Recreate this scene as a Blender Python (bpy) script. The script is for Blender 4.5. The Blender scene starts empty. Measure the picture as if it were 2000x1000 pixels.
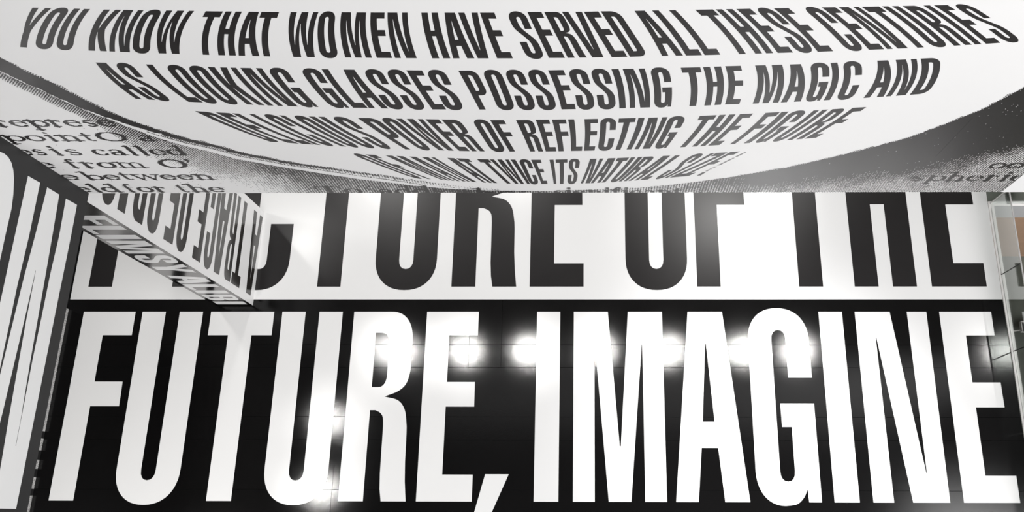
import bpy, math, random
import numpy as np
from mathutils import Vector, Matrix
from mathutils.geometry import tessellate_polygon

C = bpy.context.scene.collection
sc = bpy.context.scene
random.seed(7)
rng = np.random.default_rng(7)

# ------------------------------------------------------------------ camera
H = 22.0                                            # eye height over the atrium floor
cam_d = bpy.data.cameras.new('camera')
cam = bpy.data.objects.new('camera', cam_d)
C.objects.link(cam)
cam_d.sensor_fit = 'HORIZONTAL'
cam_d.sensor_width = 36.0
cam_d.lens = 1668.151 / 2000.0 * 36.0
cam_d.shift_x = -(1135.256 - 1000.0) / 2000.0
cam_d.shift_y = -(500.0 - 463.538) / 2000.0
cam_d.clip_end = 300
rot = Matrix.Rotation(0.035624, 3, 'Z') @ Matrix.Rotation(0.316227, 3, 'X') @ Matrix.Rotation(-0.034783, 3, 'Z')
cam.matrix_world = Matrix.Translation((0, 0, H)) @ rot.to_4x4()
sc.camera = cam

# ------------------------------------------------------------------ world, large lights, exposure
w = bpy.data.worlds.new('world')
sc.world = w
w.use_nodes = True
w.node_tree.nodes['Background'].inputs[0].default_value = (1.0, 0.99, 0.985, 1)
w.node_tree.nodes['Background'].inputs[1].default_value = 0.10

def area(name, loc, aim, sx, sy, power, color=(1, 1, 1)):
    d = bpy.data.lights.new(name, 'AREA')
    d.shape = 'RECTANGLE'; d.size = sx; d.size_y = sy; d.energy = power; d.color = color
    o = bpy.data.objects.new(name, d)
    o.location = loc
    o.rotation_euler = (Vector(aim) - Vector(loc)).to_track_quat('-Z', 'Y').to_euler()
    C.objects.link(o)
    return o
area('skylight', (-0.5, -19.0, 25.0), (-2.0, 5.0, 8.0), 26, 9, 4900, (1.0, 0.995, 0.99))
area('side_fill', (19.0, -10.0, 25.0), (-9.0, 4.0, 1.0), 22, 14, 7600, (1.0, 0.995, 0.99))  # added fill from the right, brightens the left floor, left wall and pillar
def spot_high(name, loc, aim, power, cone, blend, radius):
    d = bpy.data.lights.new(name, 'SPOT')
    d.energy = power; d.spot_size = math.radians(cone); d.spot_blend = blend; d.shadow_soft_size = radius
    o = bpy.data.objects.new(name, d); o.location = loc
    o.rotation_euler = (Vector(aim) - Vector(loc)).to_track_quat('-Z', 'Y').to_euler()
    C.objects.link(o)
spot_high('atrium_floodlight', (10.4, -9.3, 25.0), (4.7, 1.2, 0), 32000, 23, 1.0, .3)

vs = sc.view_settings
vs.view_transform = 'Standard'; vs.look = 'None'; vs.gamma = 1.0; vs.use_curve_mapping = False
vs.exposure = 0.09

# ------------------------------------------------------------------ materials
def nodes(name):
    m = bpy.data.materials.new(name); m.use_nodes = True
    nt = m.node_tree
    return m, nt, nt.nodes['Principled BSDF']
def mat(name, col, rough=0.5, ior=1.5, bump=0.0, bscale=40.0, var=0.0, vscale=1.5, metal=0.0):
    m, nt, b = nodes(name)
    b.inputs['Base Color'].default_value = (*col, 1)
    b.inputs['Roughness'].default_value = rough
    b.inputs['IOR'].default_value = ior
    b.inputs['Metallic'].default_value = metal
    tc = nt.nodes.new('ShaderNodeTexCoord')
    if var:
        n = nt.nodes.new('ShaderNodeTexNoise'); n.inputs['Scale'].default_value = vscale
        n.inputs['Detail'].default_value = 4
        r = nt.nodes.new('ShaderNodeMapRange')
        r.inputs['To Min'].default_value = 1 - var; r.inputs['To Max'].default_value = 1 + var
        mx = nt.nodes.new('ShaderNodeVectorMath'); mx.operation = 'SCALE'
        mx.inputs[0].default_value = col
        nt.links.new(tc.outputs['Object'], n.inputs['Vector'])
        nt.links.new(n.outputs['Fac'], r.inputs['Value'])
        nt.links.new(r.outputs['Result'], mx.inputs['Scale'])
        nt.links.new(mx.outputs['Vector'], b.inputs['Base Color'])
    if bump:
        n = nt.nodes.new('ShaderNodeTexNoise'); n.inputs['Scale'].default_value = bscale
        n.inputs['Detail'].default_value = 3
        bp = nt.nodes.new('ShaderNodeBump'); bp.inputs['Strength'].default_value = bump
        bp.inputs['Distance'].default_value = 0.01
        nt.links.new(tc.outputs['Object'], n.inputs['Vector'])
        nt.links.new(n.outputs['Fac'], bp.inputs['Height'])
        nt.links.new(bp.outputs['Normal'], b.inputs['Normal'])
    return m

M = {
 'floor_black': mat('black_floor_vinyl', (.0035, .0033, .0034), .11, 1.45, .07, 80, .25, 1.2),
 'floor_white': mat('white_floor_vinyl', (.80, .797, .795), .24, 1.5, .03, 40, .012, .8),
 'floor_ink': mat('black_ink_on_white_vinyl', (.012, .0105, .0108), .36, 1.5, .03, 40, .2, 1.2),
 'wall_white': mat('white_wall_vinyl', (.795, .79, .79), .38, 1.5, 0, 1, .012, .7),
 'wall_ink': mat('black_wall_ink', (.0105, .0084, .0084), .34, 1.85, 0, 1, .12, 1.0),
 'left_black': mat('black_wall_vinyl', (.018, .0175, .0178), .5, 1.45, 0, 1, .10, .8),
 'left_white': mat('white_wall_lettering', (.74, .74, .74), .5, 1.45, 0, 1, .01, .8),
 'pillar_white': mat('white_pillar_vinyl', (.88, .875, .875), .3, 1.5, 0, 1, .01, .9),
 'pillar_ink': mat('glossy_pillar_ink', (.022, .019, .017), .16, 1.7, 0, 1, .1, 1.2),
 'pillar_black': mat('glossy_silver_black_panel', (.22, .213, .21), .17, 1.5, 0, 1, .05, 1.0, metal=1.0),
 'paint': mat('white_wall_paint', (.82, .82, .82), .6, 1.45, 0, 1, .01, .5),
 'soffit': mat('grey_white_soffit_paint', (.55, .54, .53), .7),
 'concrete': mat('green_grey_concrete', (.13, .14, .12), .45, 1.5, .1, 30, .3, 3.0),
 'fascia': mat('pale_grey_fascia', (.60, .60, .61), .6),
 'tan': mat('tan_wood', (.52, .335, .225), .6, 1.45, 0, 1, .15, 3.0),
 'rail': mat('pinkish_white_rail', (.86, .83, .82), .4),
 'dark': mat('dark_joint_rubber', (.004, .004, .004), .55),
 'seam': mat('black_seam_filler', (.0025, .0025, .0025), .9, 1.12),
 'steel': mat('brushed_steel', (.62, .61, .60), .35, metal=.3),
 'lamp_body': mat('white_lamp_housing', (.7, .7, .7), .5),
}
m, nt, b = nodes('clear_glass')
nt.nodes.remove(b)
# Schlick reflectance of a coated pane, the same from both sides
ge = nt.nodes.new('ShaderNodeNewGeometry')
dp = nt.nodes.new('ShaderNodeVectorMath'); dp.operation = 'DOT_PRODUCT'
nt.links.new(ge.outputs['Normal'], dp.inputs[0]); nt.links.new(ge.outputs['Incoming'], dp.inputs[1])
def math_node(op, a=None, b_=None):
    n = nt.nodes.new('ShaderNodeMath'); n.operation = op
    for i, v in ((0, a), (1, b_)):
        if v is None: continue
        if isinstance(v, (int, float)): n.inputs[i].default_value = v
        else: nt.links.new(v, n.inputs[i])
    return n.outputs[0]
c5 = math_node('POWER', math_node('SUBTRACT', 1.0, math_node('ABSOLUTE', dp.outputs['Value'])), 5.0)
R0 = .28
refl = math_node('ADD', math_node('MULTIPLY', c5, 1 - R0), R0)
tr = nt.nodes.new('ShaderNodeBsdfTransparent'); tr.inputs['Color'].default_value = (.94, .965, .95, 1)
gl = nt.nodes.new('ShaderNodeBsdfGlossy'); gl.inputs['Roughness'].default_value = .02
mx = nt.nodes.new('ShaderNodeMixShader')
nt.links.new(refl, mx.inputs[0]); nt.links.new(tr.outputs[0], mx.inputs[1]); nt.links.new(gl.outputs[0], mx.inputs[2])
nt.links.new(mx.outputs[0], nt.nodes['Material Output'].inputs['Surface'])
M['glass'] = m
# speckled halftone print on the low side wall of the passage
m, nt, b = nodes('speckled_halftone_print')
tc = nt.nodes.new('ShaderNodeTexCoord')
n1 = nt.nodes.new('ShaderNodeTexNoise'); n1.inputs['Scale'].default_value = 60; n1.inputs['Detail'].default_value = 5
r1 = nt.nodes.new('ShaderNodeValToRGB')
r1.color_ramp.elements[0].position = .36; r1.color_ramp.elements[0].color = (.03, .03, .03, 1)
r1.color_ramp.elements[1].position = .50; r1.color_ramp.elements[1].color = (.72, .71, .70, 1)
nt.links.new(tc.outputs['Object'], n1.inputs['Vector']); nt.links.new(n1.outputs['Fac'], r1.inputs['Fac'])
nt.links.new(r1.outputs['Color'], b.inputs['Base Color'])
b.inputs['Roughness'].default_value = .5
M['speckle'] = m

# ------------------------------------------------------------------ helpers
def new_obj(name, verts, faces, material, parent=None, smooth=False):
    me = bpy.data.meshes.new(name)
    me.from_pydata([tuple(v) for v in verts], [], faces)
    me.update()
    me.materials.append(M[material] if isinstance(material, str) else material)
    o = bpy.data.objects.new(name, me)
    C.objects.link(o)
    if parent is not None:
        o.parent = parent
    return o
def empty(name, loc=(0, 0, 0)):
    o = bpy.data.objects.new(name, None); C.objects.link(o); o.location = loc
    o.empty_display_size = .2
    return o
def tag(o, label, cat, group=None):
    o['label'] = label; o['category'] = cat
    if group: o['group'] = group
    return o
def structure(o, label=None):
    o['kind'] = 'structure'
    if label: o['label'] = label
    return o
BF = [(0, 3, 2, 1), (4, 5, 6, 7), (0, 1, 5, 4), (1, 2, 6, 5), (2, 3, 7, 6), (3, 0, 4, 7)]
def boxes(bs):
    V, F = [], []
    for x0, x1, y0, y1, z0, z1 in bs:
        k = len(V)
        V += [(x0, y0, z0), (x1, y0, z0), (x1, y1, z0), (x0, y1, z0), (x0, y0, z1), (x1, y0, z1), (x1, y1, z1), (x0, y1, z1)]
        F += [tuple(k + i for i in f) for f in BF]
    return V, F
def box(name, b, material, parent=None):
    return new_obj(name, *boxes([b]), material, parent)
def bevel(o, wd=.01, seg=2):
    md = o.modifiers.new('bevel', 'BEVEL'); md.width = wd; md.segments = seg; md.limit_method = 'ANGLE'
    return o
def tube(name, p0, p1, r, material, parent=None, n=10):
    p0, p1 = Vector(p0), Vector(p1); q = (p1 - p0).to_track_quat('Z', 'Y')
    V, F = [], []
    for P in (p0, p1):
        for i in range(n):
            a = 2 * math.pi * i / n
            V.append(P + q @ Vector((r * math.cos(a), r * math.sin(a), 0)))
    for i in range(n):
        j = (i + 1) % n
        F.append((i, j, n + j, n + i))
    F.append(tuple(reversed(range(n)))); F.append(tuple(range(n, 2 * n)))
    return new_obj(name, V, F, material, parent)

# ------------------------------------------------------------------ condensed gothic alphabet (unit boxes)
def dens(pts, step=.06):
    out = []
    for i, a in enumerate(pts):
        b = pts[(i + 1) % len(pts)]
        k = max(1, int(math.hypot(b[0] - a[0], b[1] - a[1]) / step))
        for t in range(k):
            out.append((a[0] + (b[0] - a[0]) * t / k, a[1] + (b[1] - a[1]) * t / k))
    return out
def arc(cx, cy, rx, ry, a0, a1, n=24, e=2.25):
    out = []
    for i in range(n + 1):
        a = math.radians(a0 + (a1 - a0) * i / n); c, s = math.cos(a), math.sin(a)
        out.append((cx + rx * math.copysign(abs(c) ** (2 / e), c), cy + ry * math.copysign(abs(s) ** (2 / e), s)))
    return out
def spline(P, n=7):
    out = []
    for i in range(len(P) - 1):
        p0 = P[max(i - 1, 0)]; p1 = P[i]; p2 = P[i + 1]; p3 = P[min(i + 2, len(P) - 1)]
        for k in range(n):
            t = k / n
            out.append(tuple(.5 * (2 * p1[d] + (p2[d] - p0[d]) * t + (2 * p0[d] - 5 * p1[d] + 4 * p2[d] - p3[d]) * t * t
                                   + (3 * p1[d] - p0[d] - 3 * p2[d] + p3[d]) * t ** 3) for d in (0, 1)))
    return out + [P[-1]]
S0 = .385; S1 = 1 - S0
ot = lambda a0, a1: arc(.5, .835, .5, .185, a0, a1)
ob = lambda a0, a1: arc(.5, .165, .5, .185, a0, a1)
it = lambda a0, a1: arc(.5, .845, .115, .053, a0, a1, 8)
ib = lambda a0, a1: arc(.5, .155, .115, .053, a0, a1, 8)
G = {
 'I': [[(0, 0), (1, 0), (1, 1), (0, 1)]],
 '.': [[(0, 0), (1, 0), (1, 1), (0, 1)]],
 'E': [[(0, 0), (1, 0), (1, .134), (.448, .134), (.448, .483), (.975, .483), (.97, .614), (.448, .614), (.448, .868), (.99, .868), (.99, 1), (0, 1)]],
 'F': [[(0, 0), (.445, 0), (.445, .483), (.985, .483), (.975, .614), (.445, .614), (.445, .868), (1, .868), (1, 1), (0, 1)]],
 'L': [[(0, 0), (1, 0), (1, .134), (.448, .134), (.448, 1), (0, 1)]],
 'T': [[(.316, 0), (.685, 0), (.685, .868), (1, .868), (1, 1), (0, 1), (0, .868), (.316, .868)]],
 'H': [[(0, 0), (S0, 0), (S0, .485), (S1, .485), (S1, 0), (1, 0), (1, 1), (S1, 1), (S1, .606), (S0, .606), (S0, 1), (0, 1)]],
 'A': [[(0, 0), (.306, 0), (.374, .271), (.60, .271), (.662, 0), (1, 0), (.745, 1), (.247, 1)], [(.403, .406), (.482, .822), (.492, .822), (.566, .406)]],
 'V': [[(.235, 0), (.765, 0), (1, 1), (.675, 1), (.508, .173), (.497, .173), (.32, 1), (0, 1)]],
 'M': [[(0, 0), (.233, 0), (.233, .817), (.239, .817), (.381, 0), (.621, 0), (.763, .817), (.769, .817), (.769, 0), (1, 0), (1, 1), (.612, 1), (.516, .279), (.505, .279), (.386, 1), (0, 1)]],
 'N': [[(0, 0), (.27, 0), (.258, .855), (.266, .855), (.518, 0), (1, 0), (1, 1), (.727, 1), (.742, .148), (.733, .148), (.489, 1), (0, 1)]],
 'W': [[(.13, 0), (.40, 0), (.455, .74), (.465, .74), (.60, 0), (.87, 0), (1, 1), (.815, 1), (.712, .272), (.70, .272), (.645, 1), (.40, 1), (.272, .272), (.26, .272), (.222, 1), (0, 1)]],
 'Y': [[(.32, 0), (.69, 0), (.69, .41), (1, 1), (.675, 1), (.50, .565), (.49, .565), (.325, 1), (0, 1), (.32, .41)]],
 'K': [[(0, 0), (.36, 0), (.36, .455), (.375, .455), (.64, 0), (1, 0), (.735, .53), (1, 1), (.65, 1), (.375, .535), (.36, .535), (.36, 1), (0, 1)]],
 'Z': [[(0, 0), (1, 0), (1, .134), (.42, .134), (1, .88), (1, 1), (0, 1), (0, .868), (.57, .868), (0, .12)]],
 'U': [ob(180, 360) + [(1, 1), (S1, 1)] + ib(360, 180) + [(S0, 1), (0, 1)]],
 'O': [ob(180, 360) + ot(0, 180), ib(180, 360) + it(0, 180)],
 'C': [ob(180, 360) + [(1, .37), (S1, .37)] + ib(360, 180) + it(180, 0) + [(S1, .639), (1, .639)] + ot(0, 180)],
 'G': [arc(.45, .165, .45, .183, 180, 270) + spline([(.45, -.018), (.62, -.008), (.73, .025), (.792, .066)]) + [(.802, 0), (1, 0), (1, .502), (.458, .502), (.462, .379), (S1, .379)]
       + ib(360, 180) + it(180, 0) + [(S1, .639), (1, .639)] + ot(0, 180)],
 'S': [[(1, .635)] + ot(0, 180) + spline([(0, .76), (.015, .70), (.10, .615), (.30, .515), (.50, .41), (.595, .33), (S1, .26)]) + ib(360, 180) + [(S0, .354), (0, .354)]
       + ob(180, 360) + spline([(1, .25), (.985, .325), (.90, .415), (.70, .515), (.50, .615), (.405, .69), (S0, .75)]) + it(180, 0) + [(S1, .635)]],
 'R': [[(0, 0), (.37, 0), (.37, .464), (.442, .464)] + spline([(.45, .464), (.53, .45), (.575, .425), (.588, .38)]) + [(.592, .14), (.605, .06), (.632, 0), (1, 0), (.97, .10), (.955, .2), (.95, .34)]
       + spline([(.945, .38), (.90, .465), (.79, .515), (.60, .534), (.59, .538), (.78, .565), (.90, .608), (.95, .68)]) + arc(.60, .84, .35, .16, 0, 90) + [(0, 1)],
       [(.37, .586)] + arc(.47, .655, .122, .069, 270, 360, 8) + arc(.47, .82, .118, .062, 0, 90, 8) + [(.37, .882)]],
 'P': [[(0, 0), (.385, 0), (.385, .366), (.5, .366)] + arc(.55, .53, .45, .164, 270, 360) + arc(.55, .836, .45, .164, 0, 90) + [(0, 1)],
       [(.385, .479)] + arc(.5, .54, .115, .061, 270, 360, 8) + arc(.5, .82, .115, .062, 0, 90, 8) + [(.385, .882)]],
 'D': [[(0, 0)] + arc(.5, .165, .5, .165, 270, 360) + arc(.5, .835, .5, .165, 0, 90) + [(0, 1)],
       [(S0, .118)] + arc(.5, .17, .115, .052, 270, 360, 8) + arc(.5, .83, .115, .052, 0, 90, 8) + [(S0, .882)]],
 'B': [[(0, 0)] + arc(.52, .15, .48, .15, 270, 360) + spline([(1, .30), (.98, .40), (.93, .47), (.80, .515), (.93, .57), (.96, .65)]) + arc(.52, .86, .44, .14, 0, 90) + [(0, 1)],
       [(S0, .118)] + arc(.5, .17, .115, .052, 270, 360, 8) + arc(.5, .40, .115, .062, 0, 90, 8) + [(S0, .462)],
       [(S0, .572)] + arc(.49, .62, .115, .05, 270, 360, 8) + arc(.49, .83, .115, .052, 0, 90, 8) + [(S0, .882)]],
}
TES = {}
def glyph(ch):
    if ch not in TES:
        loops = []
        for i, l in enumerate(G[ch]):
            l = dens(l)
            out = [l[0]]
            for p in l[1:]:
                if math.hypot(p[0] - out[-1][0], p[1] - out[-1][1]) > 1e-5: out.append(p)
            if math.hypot(out[0][0] - out[-1][0], out[0][1] - out[-1][1]) < 1e-5: out.pop()
            loops.append(out)
        tris = tessellate_polygon([[Vector((x, y, 0)) for x, y in l] for l in loops])
        TES[ch] = (loops, [tuple(t) for t in tris])
    return TES[ch]
def plate(name, loops, tris, fn, out, thick, material, parent):
    """flat lettering: loops of (u, v) mapped by fn to 3D, raised along 'out' by thick, with cut edges"""
    flat = [p for l in loops for p in l]
    base = [Vector(fn(u, v)) for u, v in flat]; out = Vector(out) * thick
    n = len(base)
    V = [p + out for p in base] + base
    F = []
    for a, b_, c in tris:
        nrm = (base[b_] - base[a]).cross(base[c] - base[a])
        if nrm.length < 1e-12: continue
        F.append((a, b_, c) if nrm.dot(out) > 0 else (a, c, b_))
    k = 0
    for l in loops:
        m_ = len(l)
        for i in range(m_):
            j = (i + 1) % m_
            F.append((k + i, k + j, n + k + j, n + k + i))
        k += m_
    return new_obj(name, V, F, material, parent)
def letter(ch, fn, out, material, parent, thick=.003):
    loops, tris = glyph(ch)
    return plate('letter', loops, tris, fn, out, thick, material, parent)
def poly_letter(pts, fn, out, material, parent, thick=.003):
    tris = tessellate_polygon([[Vector((x, y, 0)) for x, y in pts]])
    return plate('letter', [pts], [tuple(t) for t in tris], fn, out, thick, material, parent)

# ------------------------------------------------------------------ the setting
ZB = 8.27          # underside of the two hanging walls
YW, XL = 5.30, -8.69
XR = 10.84         # edge of the atrium floor at the glass balustrade
floor = structure(box('floor', (-19, XR, -16, 15, -.35, 0), 'floor_black'), 'glossy black vinyl floor lettered in giant capitals')
structure(box('floor_landing', (XR, 19, 8.22, 15, -.35, 0), 'concrete'), 'grey green concrete landing behind the balustrade corner')
box('white_band', (-13.87, 10.842, 5.464, 10.95, 0, .0015), 'floor_white', floor)

wall_back = structure(box('wall_back', (-8.9, 16, YW, YW + .2, ZB, 27), 'wall_white'), 'hanging white wall printed with a magnified lens text')
wall_left = structure(box('wall_left', (XL - .2, XL, -16, YW, ZB, 27), 'left_black'), 'hanging black wall with giant white letters')
box('paint_panel', (7.03, 16, YW - .003, YW, ZB, 27), 'paint', wall_back)
structure(new_obj('ceiling', *boxes([(-19, 16, YW + .2, 15, 8.75, 9.0), (-19, XL - .2, -16, YW + .2, 8.75, 9.0)]), 'soffit'), 'grey white soffit over the passages')
structure(box('wall_passage_back', (-19, 19, 14.8, 15, 0, 8.75), 'paint'), 'white far wall of the passage behind the lens wall')
wpl = structure(box('wall_passage_left', (-14.2, -13.865, -16, 5.2, 0, 8.75), 'left_black'), 'side wall of the passage with a speckled halftone print')
box('speckled_print', (-13.865, -13.862, -16, 5.2, 0, .15), 'speckle', wpl)
for y0, y1 in ((2.02, 1.84), (1.55, 1.32), (1.10, .90), (.62, .46), (-.30, -.55)):
    box('dark_print_block', (-13.864, -13.859, y1, y0, 0, .152), 'left_black', wpl)
structure(box('floor_lower', (XR + .12, 24, -10, 8.16, -5.3, -5.0), 'concrete'), 'green grey concrete floor of the level below')
wl = structure(box('wall_lower_back', (XR + .12, 24, 8.16, 8.22, -5.0, -1.15), 'tan'), 'tan wall of the level below, seen past the glass')
box('slab_edge', (XR + .12, 24, 8.155, 8.22, -1.15, -.02), 'fascia', wl)

# ------------------------------------------------------------------ floor lettering
def floor_fn(x0, x1, yb, yt, z):
    return lambda u, v: (x0 + (x1 - x0) * u, yb + (yt - yb) * v, z)
Y2B, Y2T = .345, 5.131
for ch, a, b_ in (('F', -13.441, -12.06), ('U', -11.874, -10.265), ('T', -10.051, -8.372), ('U', -8.155, -6.553), ('R', -6.249, -4.575), ('E', -4.319, -2.94),
                  ('I', -1.414, -.803), ('M', -.446, 1.873), ('A', 2.094, 3.915), ('G', 4.087, 5.67), ('I', 5.977, 6.594), ('N', 6.926, 8.8), ('E', 9.135, 10.505)):
    letter(ch, floor_fn(a, b_, Y2B, Y2T, 0), (0, 0, 1), 'floor_white', floor, .0015)
poly_letter([(-2.631, .997), (-2.044, .997), (-2.62, -.33), (-2.98, -.33)], lambda u, v: (u, v, 0), (0, 0, 1), 'floor_white', floor, .0025)
Y1B = 5.815; Y1T = Y1B + 4.786
for ch, a, b_ in (('P', -13.449, -11.80), ('I', -11.197, -10.575), ('C', -9.735, -8.118), ('T', -7.84, -6.146), ('U', -5.795, -4.140), ('R', -3.715, -1.985), ('E', -1.628, -.191),
                  ('O', .932, 2.585), ('F', 2.828, 4.228), ('T', 4.99, 6.70), ('H', 6.996, 8.639), ('E', 9.033, 10.48)):
    letter(ch, floor_fn(a, b_, Y1B, Y1T, .0015), (0, 0, 1), 'floor_ink', floor, .0015)
# welded seams between the vinyl sheets: slightly raised beads
for y in (4.247, 3.66, 2.40, 1.83, .62):
    box('seam', (-13.85, 10.8, y - .005, y + .005, 0, .0009), 'seam', floor)
for x, y0, y1 in ((-2.33, 3.66, 5.45), (-3.17, 3.6, 4.6), (-1.45, -.02, .62), (-6.42, -.02, 1.2), (1.13, -.02, .62), (9.4, .62, 4.2), (-11.2, 1.83, 4.247)):
    box('seam', (x - .004, x + .004, y0, y1, 0, .0009), 'seam', floor)

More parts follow.
